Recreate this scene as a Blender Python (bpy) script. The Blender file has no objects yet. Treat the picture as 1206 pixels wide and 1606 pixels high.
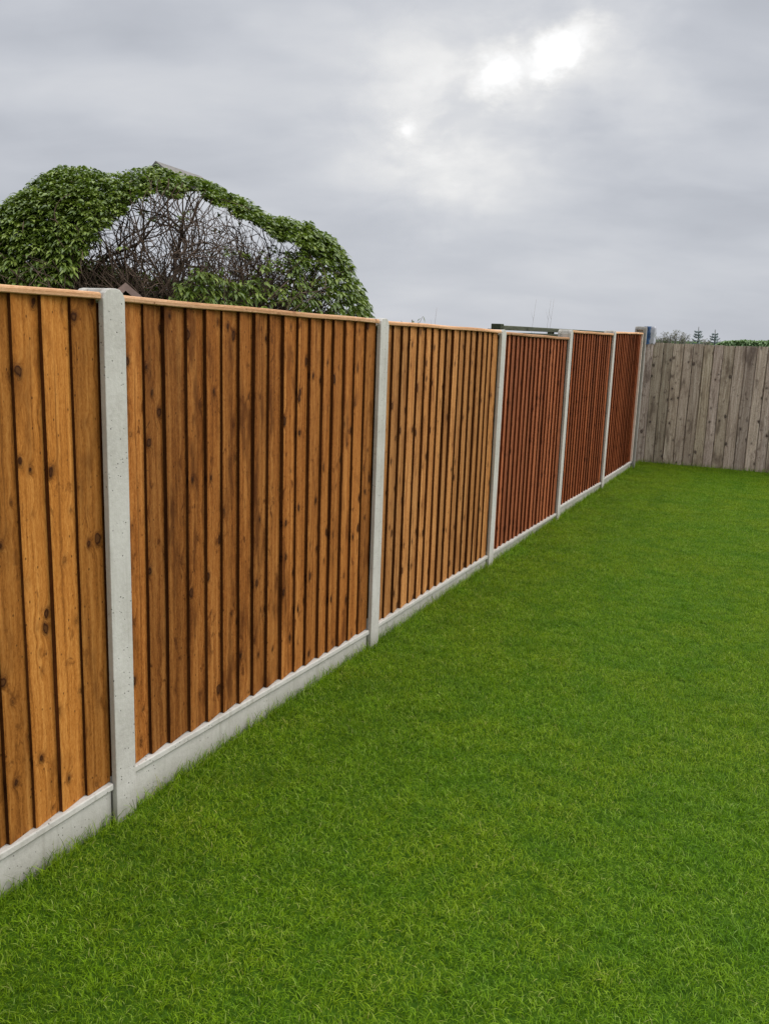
import bpy, math, random
import numpy as np
from mathutils import Matrix, Vector, noise as mnoise
random.seed(7); rng = np.random.default_rng(7)
scene = bpy.context.scene
C = scene.collection

# ------------------------------------------------------------------ camera
CAM = Vector((1.8931, 0.0, 1.6253))
fwd = Vector((-0.41030543, 0.88980927, -0.19972210))
rgt = Vector((0.90468234, 0.42474560, 0.03377939))
upv = Vector((-0.11488830, 0.16682519, 0.97927015))
cd = bpy.data.cameras.new('camera'); cam = bpy.data.objects.new('camera', cd); C.objects.link(cam)
M = Matrix.Identity(4)
for i in range(3):
    M[i][0] = rgt[i]; M[i][1] = upv[i]; M[i][2] = -fwd[i]; M[i][3] = CAM[i]
cam.matrix_world = M
cd.sensor_fit = 'HORIZONTAL'; cd.sensor_width = 36.0
cd.lens = 36.0 * 1409.17 / 1206.0
cd.clip_start = 0.05; cd.clip_end = 5000
scene.camera = cam
scene.view_settings.view_transform = 'Standard'; scene.view_settings.look = 'None'
scene.view_settings.exposure = 0.0; scene.view_settings.gamma = 1.0

# ------------------------------------------------------------------ node helper
class N:
    def __init__(s, tree): s.t = tree; s.t.nodes.clear()
    def n(s, typ, ins=None, **kw):
        nd = s.t.nodes.new(typ)
        for k, v in kw.items(): setattr(nd, k, v)
        for k, v in (ins or {}).items():
            sock = nd.inputs[k]
            if isinstance(v, bpy.types.NodeSocket): s.t.links.new(v, sock)
            else: sock.default_value = v
        return nd
    def m(s, op, a, b=0.0, c=None, clamp=False):
        ins = {0: a, 1: b}
        if c is not None: ins[2] = c
        return s.n('ShaderNodeMath', ins, operation=op, use_clamp=clamp).outputs[0]
    def v(s, op, a, b=None, sc=None):
        ins = {0: a}
        if b is not None: ins[1] = b
        if sc is not None: ins['Scale'] = sc
        nd = s.n('ShaderNodeVectorMath', ins, operation=op)
        return nd.outputs['Value'] if op in ('DOT_PRODUCT', 'LENGTH', 'DISTANCE') else nd.outputs[0]
    def ms(s, val, a, b, c=0.0, d=1.0, smooth=True):
        return s.n('ShaderNodeMapRange', {'Value': val, 'From Min': a, 'From Max': b, 'To Min': c, 'To Max': d},
                   interpolation_type='SMOOTHSTEP' if smooth else 'LINEAR').outputs[0]
    def mix(s, f, a, b, blend='MIX'):
        nd = s.n('ShaderNodeMix', data_type='RGBA', blend_type=blend)
        for sock, v in ((nd.inputs['Factor'], f), (nd.inputs[6], a), (nd.inputs[7], b)):
            if isinstance(v, bpy.types.NodeSocket): s.t.links.new(v, sock)
            else: sock.default_value = (*v, 1) if isinstance(v, tuple) and len(v) == 3 else v
        return nd.outputs[2]
    def noise(s, vec, scale, detail=3, rough=.55, dist=0):
        return s.n('ShaderNodeTexNoise', {'Vector': vec, 'Scale': scale, 'Detail': detail, 'Roughness': rough, 'Distortion': dist}).outputs['Fac']
    def ramp(s, f, stops):
        nd = s.n('ShaderNodeValToRGB', {'Fac': f}); el = nd.color_ramp.elements
        while len(el) < len(stops): el.new(0.5)
        for e, (p, c) in zip(el, stops): e.position = p; e.color = (*c, 1)
        return nd.outputs[0]

# ------------------------------------------------------------------ sky and sun
SUN_AZ, SUN_EL = math.radians(58), math.radians(50)      # azimuth from +Y towards +X
w = bpy.data.worlds.new('World'); scene.world = w; w.use_nodes = True
g = N(w.node_tree)
tc = g.n('ShaderNodeTexCoord').outputs['Generated']
d = g.v('NORMALIZE', tc)
sp = g.n('ShaderNodeSeparateXYZ', {0: d}); dx, dy, dz = sp.outputs
zc = g.m('ADD', g.m('MAXIMUM', dz, 0.0), 0.34)
pl = g.n('ShaderNodeCombineXYZ', {0: g.m('DIVIDE', dx, zc), 1: g.m('DIVIDE', dy, zc), 2: 0.0}).outputs[0]
rot = g.n('ShaderNodeVectorRotate', {'Vector': pl, 'Angle': math.radians(-22)}, rotation_type='Z_AXIS').outputs[0]
pls = g.v('MULTIPLY', rot, (0.75, 1.25, 1.0))
n1 = g.noise(pls, 1.9, 6, .46, .25)
n2 = g.noise(g.v('ADD', pls, (7.3, 2.1, 0)), 5.2, 5, .5, .3)
n3 = g.noise(g.v('MULTIPLY', d, (1, 1, 2.2)), 3.0, 3, .45)
val = g.m('ADD', g.m('MULTIPLY', g.ms(n1, .32, .70), .15), g.m('MULTIPLY', g.ms(n2, .28, .75), .06))
val = g.m('ADD', val, g.m('MULTIPLY', g.ms(n3, .3, .7), .07))
val = g.m('ADD', val, 0.470)
# paler towards the horizon
hor = g.ms(dz, 0.0, 0.2, 1.0, 0.0)
val = g.m('ADD', g.m('MULTIPLY', val, g.m('SUBTRACT', 1.0, g.m('MULTIPLY', hor, .5))), g.m('MULTIPLY', hor, .300))
# thin places where the sun glows through
wn = g.n('ShaderNodeTexNoise', {'Vector': g.v('MULTIPLY', d, (1, 1, 1.6)), 'Scale': 20.0, 'Detail': 6.0, 'Roughness': .6}).outputs['Color']
dw = g.v('NORMALIZE', g.v('ADD', d, g.v('SCALE', g.v('SUBTRACT', wn, (.5, .5, .5)), sc=.062)))
def glow(dirv, sig, amp, src=dw):
    v = Vector(dirv).normalized()
    q = g.m('SUBTRACT', 1.0, g.v('DOT_PRODUCT', src, tuple(v)))
    return g.m('MULTIPLY', g.m('EXPONENT', g.m('MULTIPLY', q, -1.0 / sig)), amp)
gl = glow((-0.324, 0.9128, 0.2484), .00016, .24)
for a in (((-0.303, 0.9185, 0.2541), 0.00022, 0.2), ((-0.2804, 0.9257, 0.2541), 0.00014, 0.22), ((-0.2625, 0.9279, 0.2648), 0.00014, 0.2), ((-0.2466, 0.9292, 0.2752), 0.00014, 0.22), ((-0.2291, 0.9306, 0.2854), 0.00012, 0.12), ((-0.3993, 0.8887, 0.2256), 0.0009, 0.06), ((-0.3649, 0.9123, 0.1856), 0.0012, 0.07), ((-.405, .892, .203), .00009, .22),
          ((-.345, .91, .225), .006, .14), ((-.36, .905, .215), .006, .08), ((-.21, .934, .285), .0018, .13), ((-.16, .96, .215), .0007, .07)):
    gl = g.m('ADD', gl, glow(*a))
gl = g.m('MULTIPLY', gl, g.ms(g.noise(g.v('MULTIPLY', d, (1, 1, 1.8)), 13.0, 5, .55, .4), .36, .60, .72, 1.15))
val = g.m('ADD', val, gl)
tint = g.mix(g.ms(val, .50, .90), (.940, .985, 1.085), (1.0, 1.0, 1.0))
cloud = g.v('SCALE', tint, sc=val)
# unseen sky brightened overhead and rightward, dimmed behind the camera, to shape the light
boost = g.m('MULTIPLY', g.ms(dy, -.7, .45, .74, 1.0), g.m('ADD', 1.0, g.m('ADD', g.ms(dz, .32, .75, 0, 1.7), g.m('MULTIPLY', g.ms(dx, .15, .8, 0, 1.5), g.ms(dz, .02, .5, .55, 1)))))
cloud = g.v('SCALE', cloud, sc=boost)
sky = g.n('ShaderNodeTexSky', sky_type='NISHITA', sun_disc=False, sun_elevation=SUN_EL, sun_rotation=SUN_AZ)
bs = g.n('ShaderNodeBackground', {'Color': sky.outputs[0], 'Strength': 0.05})
bc = g.n('ShaderNodeBackground', {'Color': cloud, 'Strength': 1.0})
mx = g.n('ShaderNodeMixShader', {0: 0.96, 1: bs.outputs[0], 2: bc.outputs[0]})
g.n('ShaderNodeOutputWorld', {'Surface': mx.outputs[0]})
w.cycles.sampling_method = 'MANUAL'; w.cycles.sample_map_resolution = 1024

sl = bpy.data.lights.new('sun', 'SUN'); sl.energy = 1.5; sl.angle = math.radians(40); sl.color = (1, .965, .92)
so = bpy.data.objects.new('sun', sl); C.objects.link(so)
sd = Vector((math.sin(SUN_AZ) * math.cos(SUN_EL), math.cos(SUN_AZ) * math.cos(SUN_EL), math.sin(SUN_EL)))
so.rotation_euler = sd.to_track_quat('Z', 'Y').to_euler()

# ------------------------------------------------------------------ materials
def newmat(name):
    m = bpy.data.materials.new(name); m.use_nodes = True; return m, N(m.node_tree)
def finish(g, col, rough=.7, bump=None, dist=.002, strength=.6, spec=.3, extra=None):
    ins = {'Base Color': col, 'Roughness': rough, 'Specular IOR Level': spec}
    if bump is not None:
        ins['Normal'] = g.n('ShaderNodeBump', {'Height': bump, 'Distance': dist, 'Strength': strength}).outputs[0]
    if extra: ins.update(extra)
    b = g.n('ShaderNodeBsdfPrincipled', ins); o = b.outputs[0]
    g.n('ShaderNodeOutputMaterial', {'Surface': o}); return b

def wood(name, dark, mid, light, knot, knotring, mottle=.5, knotscale=12.5, greys=None, rough=.75, gain=1.0):
    """boards carry the vector attribute wc = (metres across, metres along, board number)"""
    m, g = newmat(name)
    wc = g.n('ShaderNodeAttribute', attribute_name='wc').outputs['Vector']
    s = g.n('ShaderNodeSeparateXYZ', {0: wc}); ax, al, bn = s.outputs
    bz = g.m('MULTIPLY', bn, 5.37)
    kv = g.n('ShaderNodeCombineXYZ', {0: g.m('MULTIPLY', ax, knotscale), 1: g.m('MULTIPLY', al, knotscale * .72), 2: bz}).outputs[0]
    kw = g.v('ADD', kv, g.v('SCALE', g.v('SUBTRACT', g.n('ShaderNodeTexNoise', {'Vector': kv, 'Scale': 2.5, 'Detail': 2.0}).outputs['Color'], (.5, .5, .5)), sc=.22))
    vor = g.n('ShaderNodeTexVoronoi', {'Vector': kw, 'Scale': 1.0, 'Randomness': 1.0}); kd = vor.outputs['Distance']
    kd = g.m('ADD', kd, g.m('MULTIPLY', g.m('SUBTRACT', g.n('ShaderNodeSeparateColor', {0: vor.outputs['Color']}).outputs[0], .35), .16))
    warp = g.m('EXPONENT', g.m('MULTIPLY', kd, -7.5))
    low = g.noise(g.n('ShaderNodeCombineXYZ', {0: g.m('MULTIPLY', ax, 7.0), 1: g.m('MULTIPLY', al, 1.1), 2: bz}).outputs[0], 1.0, 3)
    gx = g.m('ADD', g.m('MULTIPLY', ax, 60.0), g.m('ADD', g.m('MULTIPLY', warp, 4.5), g.m('MULTIPLY', low, 2.4)))
    gv = g.n('ShaderNodeCombineXYZ', {0: gx, 1: g.m('MULTIPLY', al, 1.5), 2: bz}).outputs[0]
    grain = g.noise(gv, 1.0, 4, .6)
    fine = g.noise(g.n('ShaderNodeCombineXYZ', {0: g.m('MULTIPLY', gx, 5.0), 1: g.m('MULTIPLY', al, 22.0), 2: bz}).outputs[0], 1.0, 3, .6)
    fur = g.noise(g.n('ShaderNodeCombineXYZ', {0: g.m('MULTIPLY', ax, 190.0), 1: g.m('MULTIPLY', al, 70.0), 2: bz}).outputs[0], 1.0, 3, .65, .8)
    blot = g.noise(g.n('ShaderNodeCombineXYZ', {0: g.m('MULTIPLY', ax, 11.0), 1: g.m('MULTIPLY', al, 3.2), 2: g.m('ADD', bz, 31.0)}).outputs[0], 1.0, 4, .6)
    t = g.m('ADD', g.m('MULTIPLY', grain, .50), g.m('ADD', g.m('MULTIPLY', fine, .20), g.m('MULTIPLY', fur, .30)))
    col = g.ramp(t, [(.34, dark), (.475, mid), (.62, light)])
    col = g.mix(g.m('MULTIPLY', g.ms(blot, .50, .72), mottle), col, dark)
    strk = g.noise(g.n('ShaderNodeCombineXYZ', {0: g.m('ADD', g.m('MULTIPLY', ax, 75.0), g.m('MULTIPLY', warp, 5.0)), 1: g.m('MULTIPLY', al, .9), 2: g.m('ADD', bz, 57.0)}).outputs[0], 1.0, 3, .5)
    col = g.mix(g.m('MULTIPLY', g.ms(strk, .60, .70), .55), col, dark)
    smg = g.noise(g.n('ShaderNodeCombineXYZ', {0: g.m('MULTIPLY', ax, 22.0), 1: g.m('MULTIPLY', al, 13.0), 2: g.m('ADD', bz, 77.0)}).outputs[0], 1.0, 4, .65, .6)
    col = g.mix(g.m('MULTIPLY', g.ms(smg, .60, .70), mottle * .9), col, dark)
    # every board took the stain a little differently
    wn = g.n('ShaderNodeTexWhiteNoise', {'W': g.m('ADD', g.m('FLOOR', bn), .5)}, noise_dimensions='1D')
    bv = g.ms(wn.outputs['Value'], 0, 1, .82 * gain, 1.40 * gain, smooth=False)
    col = g.v('SCALE', col, sc=bv)
    if greys: col = g.mix(g.m('MULTIPLY', g.n('ShaderNodeSeparateColor', {0: wn.outputs['Color']}).outputs[1], .7), col, g.v('MULTIPLY', col, greys))
    # knots: dark rim, paler heart, a smudge of dark grain round them
    col = g.mix(g.m('MULTIPLY', g.ms(kd, .11, .36, 1, 0), .42), col, dark)
    rings = g.m('SINE', g.m('MULTIPLY', kd, 150.0))
    col = g.mix(g.m('MULTIPLY', g.ms(kd, .15, .22, 1, 0), g.ms(rings, -1, 1, .1, .55)), col, knotring)
    col = g.mix(g.ms(kd, .10, .135, 1, 0), col, knotring)
    col = g.mix(g.m('MULTIPLY', g.ms(kd, .05, .085, 1, 0), .85), col, knot)
    # pin marks and nail heads
    sv = g.n('ShaderNodeCombineXYZ', {0: g.m('MULTIPLY', ax, 34.0), 1: g.m('MULTIPLY', al, 24.0), 2: g.m('ADD', bz, 9.0)}).outputs[0]
    sd_ = g.n('ShaderNodeTexVoronoi', {'Vector': sv, 'Scale': 1.0}).outputs['Distance']
    col = g.mix(g.m('MULTIPLY', g.ms(sd_, .07, .13, 1, 0), .75), col, knotring)
    h = g.m('ADD', g.m('MULTIPLY', t, 1.0), g.m('MULTIPLY', g.ms(kd, .08, .2, 1, 0), .5))
    finish(g, col, rough, h, .003, .8, .10); return m

M_honey = wood('honey_stained_pine', (.105, .033, .005), (.300, .108, .018), (.44, .190, .043), (.10, .038, .010), (.040, .012, .003), .68)
M_honey2 = wood('golden_stained_pine', (.070, .019, .003), (.232, .077, .014), (.38, .157, .038), (.075, .026, .007), (.030, .009, .002), .85)
M_red = wood('red_brown_stained_pine', (.105, .023, .007), (.26, .074, .026), (.415, .150, .062), (.12, .04, .015), (.035, .01, .004), .5)
M_red2 = wood('russet_stained_pine', (.095, .020, .006), (.235, .062, .020), (.36, .115, .040), (.12, .04, .015), (.035, .01, .004), .4)
M_edge = wood('stained_shaded_sawn_edge', (.030, .009, .002), (.060, .020, .005), (.095, .034, .010), (.06, .02, .005), (.02, .006, .002), .3)  # stained sawn edge, colour darkened further for the shade in the board steps
M_edge_red = wood('red_stained_shaded_sawn_edge', (.045, .011, .004), (.085, .022, .008), (.14, .042, .016), (.05, .015, .005), (.02, .005, .002), .3)  # red stain on the edge, with step shade put into the colour too
M_honey3 = wood('pale_gold_stained_pine', (.125, .042, .010), (.335, .135, .036), (.50, .245, .084), (.10, .04, .012), (.045, .015, .004), .62)
M_cap = wood('pale_capping_timber', (.31, .145, .062), (.49, .265, .13), (.64, .385, .22), (.3, .13, .05), (.16, .06, .025), .2)
M_grey = wood('weathered_grey_timber', (.15, .108, .090), (.375, .290, .240), (.61, .51, .45), (.16, .12, .10), (.05, .036, .03), .8, 12.0, (.90, .93, .74), 1.22)
M_moss = wood('mossy_old_timber', (.035, .040, .026), (.07, .075, .05), (.12, .12, .085), (.05, .045, .03), (.02, .02, .014), .5, 8.0, (.8, 1.0, .7), .9)

def concrete(name='cast_concrete', k=1.0):
    m, g = newmat(name)
    o = g.n('ShaderNodeTexCoord').outputs['Object']
    a = g.noise(o, 5.0, 5, .6); b = g.noise(o, 60.0, 4, .65); c2 = g.noise(g.v('MULTIPLY', o, (1, 1, .25)), 14.0, 4, .6)
    t = g.m('ADD', g.m('MULTIPLY', a, .45), g.m('ADD', g.m('MULTIPLY', b, .25), g.m('MULTIPLY', c2, .3)))
    col = g.ramp(t, [(.3, (.37, .352, .318)), (.5, (.505, .490, .455)), (.68, (.60, .588, .555))])
    vd = g.n('ShaderNodeTexVoronoi', {'Vector': o, 'Scale': 55.0}).outputs['Distance']
    pit = g.m('MULTIPLY', g.ms(vd, .09, .17, 1, 0), g.ms(g.noise(o, 9.0, 2), .46, .54))
    col = g.mix(g.m('MULTIPLY', pit, .8), col, (.10, .095, .085))
    dr = g.noise(g.v('MULTIPLY', g.n('ShaderNodeNewGeometry').outputs['Position'], (26, 26, 1.3)), 1.0, 4, .6)
    col = g.mix(g.m('MULTIPLY', g.ms(dr, .54, .72), .45), col, (.30, .285, .24))
    # earth splash and damp close to the lawn
    z = g.n('ShaderNodeSeparateXYZ', {0: g.n('ShaderNodeNewGeometry').outputs['Position']}).outputs[2]
    spl = g.m('MULTIPLY', g.ms(g.m('ADD', z, g.m('MULTIPLY', a, -.12)), -.06, .05, 1, 0), .55)
    col = g.mix(spl, col, (.22, .21, .165))
    col = g.v('MULTIPLY', col, (k, k * .97, k * .92))
    finish(g, col, .85, g.m('SUBTRACT', g.m('ADD', b, g.m('MULTIPLY', c2, .6)), pit), .0025, .7, .2); return m
M_conc = concrete(); M_conc_dark = concrete('darker_concrete', .62)  # second one is the same concrete in one even darker tone

def flat(name, col, rough=.7, var=.25, scale=8.0, spec=.3):
    m, g = newmat(name)
    o = g.n('ShaderNodeTexCoord').outputs['Object']
    n = g.noise(o, scale, 5, .6)
    c = g.mix(g.ms(n, .3, .7), tuple(x * (1 - var) for x in col), tuple(min(1, x * (1 + var)) for x in col))
    finish(g, c, rough, n, .004, .5, spec); return m

# ------------------------------------------------------------------ mesh helpers
class MB:
    def __init__(s): s.v = []; s.f = []; s.mi = []; s.wc = []
    def vert(s, p, wc=(0, 0, 0)): s.v.append(tuple(p)); s.wc.append(wc); return len(s.v) - 1
    def quad(s, pts, mi=0, wcs=None):
        b = [s.vert(p, wcs[i] if wcs else (0, 0, 0)) for i, p in enumerate(pts)]
        s.f.append(b); s.mi.append(mi)
    def box(s, x0, x1, y0, y1, z0, z1, mi=0, bid=0.0, along='z', mtx=None):
        P = [(x, y, z) for x in (x0, x1) for y in (y0, y1) for z in (z0, z1)]
        F = [(0, 1, 3, 2), (4, 6, 7, 5), (0, 4, 5, 1), (2, 3, 7, 6), (0, 2, 6, 4), (1, 5, 7, 3)]
        for f in F:
            pts = [P[i] for i in f]
            if along == 'z': w_ = [(p[1] - y0 + p[0] - x0, p[2], bid) for p in pts]
            elif along == 'y': w_ = [(p[2] - z0 + p[0] - x0, p[1], bid) for p in pts]
            else: w_ = [(p[2] - z0 + p[1] - y0, p[0], bid) for p in pts]
            if mtx: pts = [tuple(mtx @ Vector(p)) for p in pts]
            s.quad(pts, mi, w_)
    def tube(s, path, radii, sides=5, mi=0, cap=True):
        rings = []
        n = len(path)
        for i, p in enumerate(path):
            p = Vector(p); t = (Vector(path[min(i + 1, n - 1)]) - Vector(path[max(i - 1, 0)]))
            t = t.normalized() if t.length > 1e-9 else Vector((0, 0, 1))
            a = t.cross(Vector((.31, .77, .55))).normalized(); b = t.cross(a)
            rings.append([s.vert(p + (a * math.cos(2 * math.pi * k / sides) + b * math.sin(2 * math.pi * k / sides)) * radii[i]) for k in range(sides)])
        for i in range(n - 1):
            for k in range(sides):
                s.f.append([rings[i][k], rings[i][(k + 1) % sides], rings[i + 1][(k + 1) % sides], rings[i + 1][k]]); s.mi.append(mi)
        if cap: s.f.append(rings[-1][:]); s.mi.append(mi); s.f.append(rings[0][::-1]); s.mi.append(mi)
    def build(s, name, mats, parent=None, smooth=False, bevel=0, merge=False):
        me = bpy.data.meshes.new(name); me.from_pydata(s.v, [], s.f)
        me.polygons.foreach_set('material_index', s.mi)
        a = me.attributes.new('wc', 'FLOAT_VECTOR', 'POINT'); a.data.foreach_set('vector', np.array(s.wc, dtype=np.float32).ravel())
        for m in (mats if isinstance(mats, (list, tuple)) else [mats]): me.materials.append(m)
        if smooth: me.polygons.foreach_set('use_smooth', [True] * len(me.polygons))
        me.update()
        o = bpy.data.objects.new(name, me); C.objects.link(o)
        if parent: o.parent = parent
        if bevel:
            wd = o.modifiers.new('weld', 'WELD'); wd.merge_threshold = 1e-5
            bv = o.modifiers.new('bevel', 'BEVEL'); bv.width = bevel; bv.segments = 2; bv.limit_method = 'ANGLE'
        return o
def tag(o, label=None, cat=None, group=None, kind=None):
    if label: o['label'] = label
    if cat: o['category'] = cat
    if group: o['group'] = group
    if kind: o['kind'] = kind
    return o
def empty(name, loc=(0, 0, 0)):
    o = bpy.data.objects.new(name, None); o.location = loc; C.objects.link(o); o.empty_display_size = .2; return o
def npmesh(name, V, F, mats, attrs=None, smooth=False, link=True):
    """V (n,3), F (m,k) arrays"""
    me = bpy.data.meshes.new(name)
    V = np.asarray(V, dtype=np.float32); F = np.asarray(F, dtype=np.int32); k = F.shape[1]
    me.vertices.add(len(V)); me.vertices.foreach_set('co', V.ravel())
    me.loops.add(F.size); me.loops.foreach_set('vertex_index', F.ravel())
    me.polygons.add(len(F)); me.polygons.foreach_set('loop_start', np.arange(0, F.size, k, dtype=np.int32))
    for m in mats: me.materials.append(m)
    me.update(calc_edges=True)
    if smooth: me.polygons.foreach_set('use_smooth', np.ones(len(F), dtype=bool))
    for an, arr in (attrs or {}).items():
        a = me.attributes.new(an, 'FLOAT', 'POINT'); a.data.foreach_set('value', np.asarray(arr, dtype=np.float32))
    me.validate()
    o = bpy.data.objects.new(name, me)
    if link: C.objects.link(o)
    return o

# ------------------------------------------------------------------ ground
def m_ground(name, a, b, sc):
    m, g = newmat(name); p = g.n('ShaderNodeNewGeometry').outputs['Position']
    n = g.noise(p, sc, 6, .6)
    finish(g, g.mix(g.ms(n, .3, .7), a, b), .95, n, .02, .5, .1); return m
G = MB(); G.quad([(-400, -60, -.03), (400, -60, -.03), (400, 900, -.03), (-400, 900, -.03)])
tag(G.build('ground', m_ground('field_green', (.03, .06, .015), (.07, .12, .03), .6)), kind='structure')
L = MB(); L.quad([(-.03, -3, -.008), (7, -3, -.008), (7, 12.3, -.008), (-.03, 12.3, -.008)])
tag(L.build('lawn', m_ground('lawn_thatch', (.03, .075, .004), (.065, .14, .008), 40)), kind='structure')

# ------------------------------------------------------------------ the new fence
YS = [0.238, 2.1385, 4.0385, 5.9385, 7.8385, 9.7385, 11.564]          # post centres along the fence
PT = [1.73, 1.716, 1.676, 1.648, 1.673, 1.691, 1.762]                 # post tops
CAPZ = [(1.722, 1.702), (1.698, 1.671), (1.666, 1.6455), (1.635, 1.607), (1.669, 1.660), (1.680, 1.688)]
GBZ = [(.150, .140), (.152, .100), (.104, .086), (.090, .062), (.108, .080), (.102, .096)]
fence = empty('timber_fence', (0, 5.9, 0))
tag(fence, 'new long fence of stained vertical boards between pale concrete posts, concrete boards along its foot', 'fence')
def fz(y, ends, y0, y1): return ends[0] + (ends[1] - ends[0]) * (y - y0) / (y1 - y0)

def par(o):
    o.parent = fence; o.matrix_parent_inverse = Matrix.Translation(-Vector(fence.location)); return o
def concrete_post(y, top, fx=0.0, fw=.047, mat=None, head=None):
    prof = [(-.047, -.3), (.047, -.3), (.047, top - .030), (.040, top - .014), (.026, top - .003), (.010, top), (-.010, top), (-.026, top - .003), (-.040, top - .014), (-.047, top - .030)]
    m = MB(); n = len(prof)
    # H section: front flange, web, back flange
    for (xa, xb, hw) in ((-.020, fx, fw), (-.090, -.0202, .022), (-.112, -.0902, .047)):
        sc = hw / .047
        F_ = [m.vert((xb, y + a * sc, z)) for a, z in prof]; B_ = [m.vert((xa, y + a * sc, z)) for a, z in prof]
        m.f.append(F_); m.mi.append(0); m.f.append(B_[::-1]); m.mi.append(0)
        for i in range(n):
            j = (i + 1) % n; m.f.append([F_[i], B_[i], B_[j], F_[j]]); m.mi.append(0)
    # the head above the panels is solid
    h0 = (head or top - .022) - .016
    for s_ in (-1, 1):
        m.box(-.0898, -.0204, y + (-.0465 if s_ < 0 else .0222), y + (-.0222 if s_ < 0 else .0465), min(h0, top - .04), top - .031, 0)
    return par(m.build('concrete_post', mat or M_conc, bevel=.0025))
for k_, (y, t) in enumerate(zip(YS[:-1], PT)): concrete_post(y, t, head=min(CAPZ[max(k_ - 1, 0)][1], CAPZ[k_][0]))
concrete_post(YS[-1], PT[-1], .022, .030, M_conc_dark)['label'] = 'taller darker concrete post ending the fence'

def gravel_board(y0, y1, ends):
    m = MB(); n = 24
    r2 = random.Random(int(y0 * 100))
    prof = [(-.070, 0.0), (-.012, 0.0), (-.009, -.004), (-.009, -.020), (-.012, -.024), (-.021, -.027), (-.022, -.034)]   # x, dz
    rows = []
    for i in range(n + 1):
        y = y0 + (y1 - y0) * i / n; zt = fz(y, ends, y0, y1)
        j = r2.uniform(-.0012, .0012)
        rows.append([m.vert((x + (j if k in (1, 2, 3) else 0), y, zt + dz + (j if k < 2 else 0))) for k, (x, dz) in enumerate(prof)] + [m.vert((-.022, y, -.25)), m.vert((-.070, y, -.25))])
    k = len(rows[0])
    for i in range(n):
        for q in range(k):
            q2 = (q + 1) % k
            m.f.append([rows[i][q], rows[i + 1][q], rows[i + 1][q2], rows[i][q2]]); m.mi.append(0)
    m.f.append(rows[0]); m.mi.append(0); m.f.append(rows[-1][::-1]); m.mi.append(0)
    return par(m.build('gravel_board', M_conc))

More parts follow.
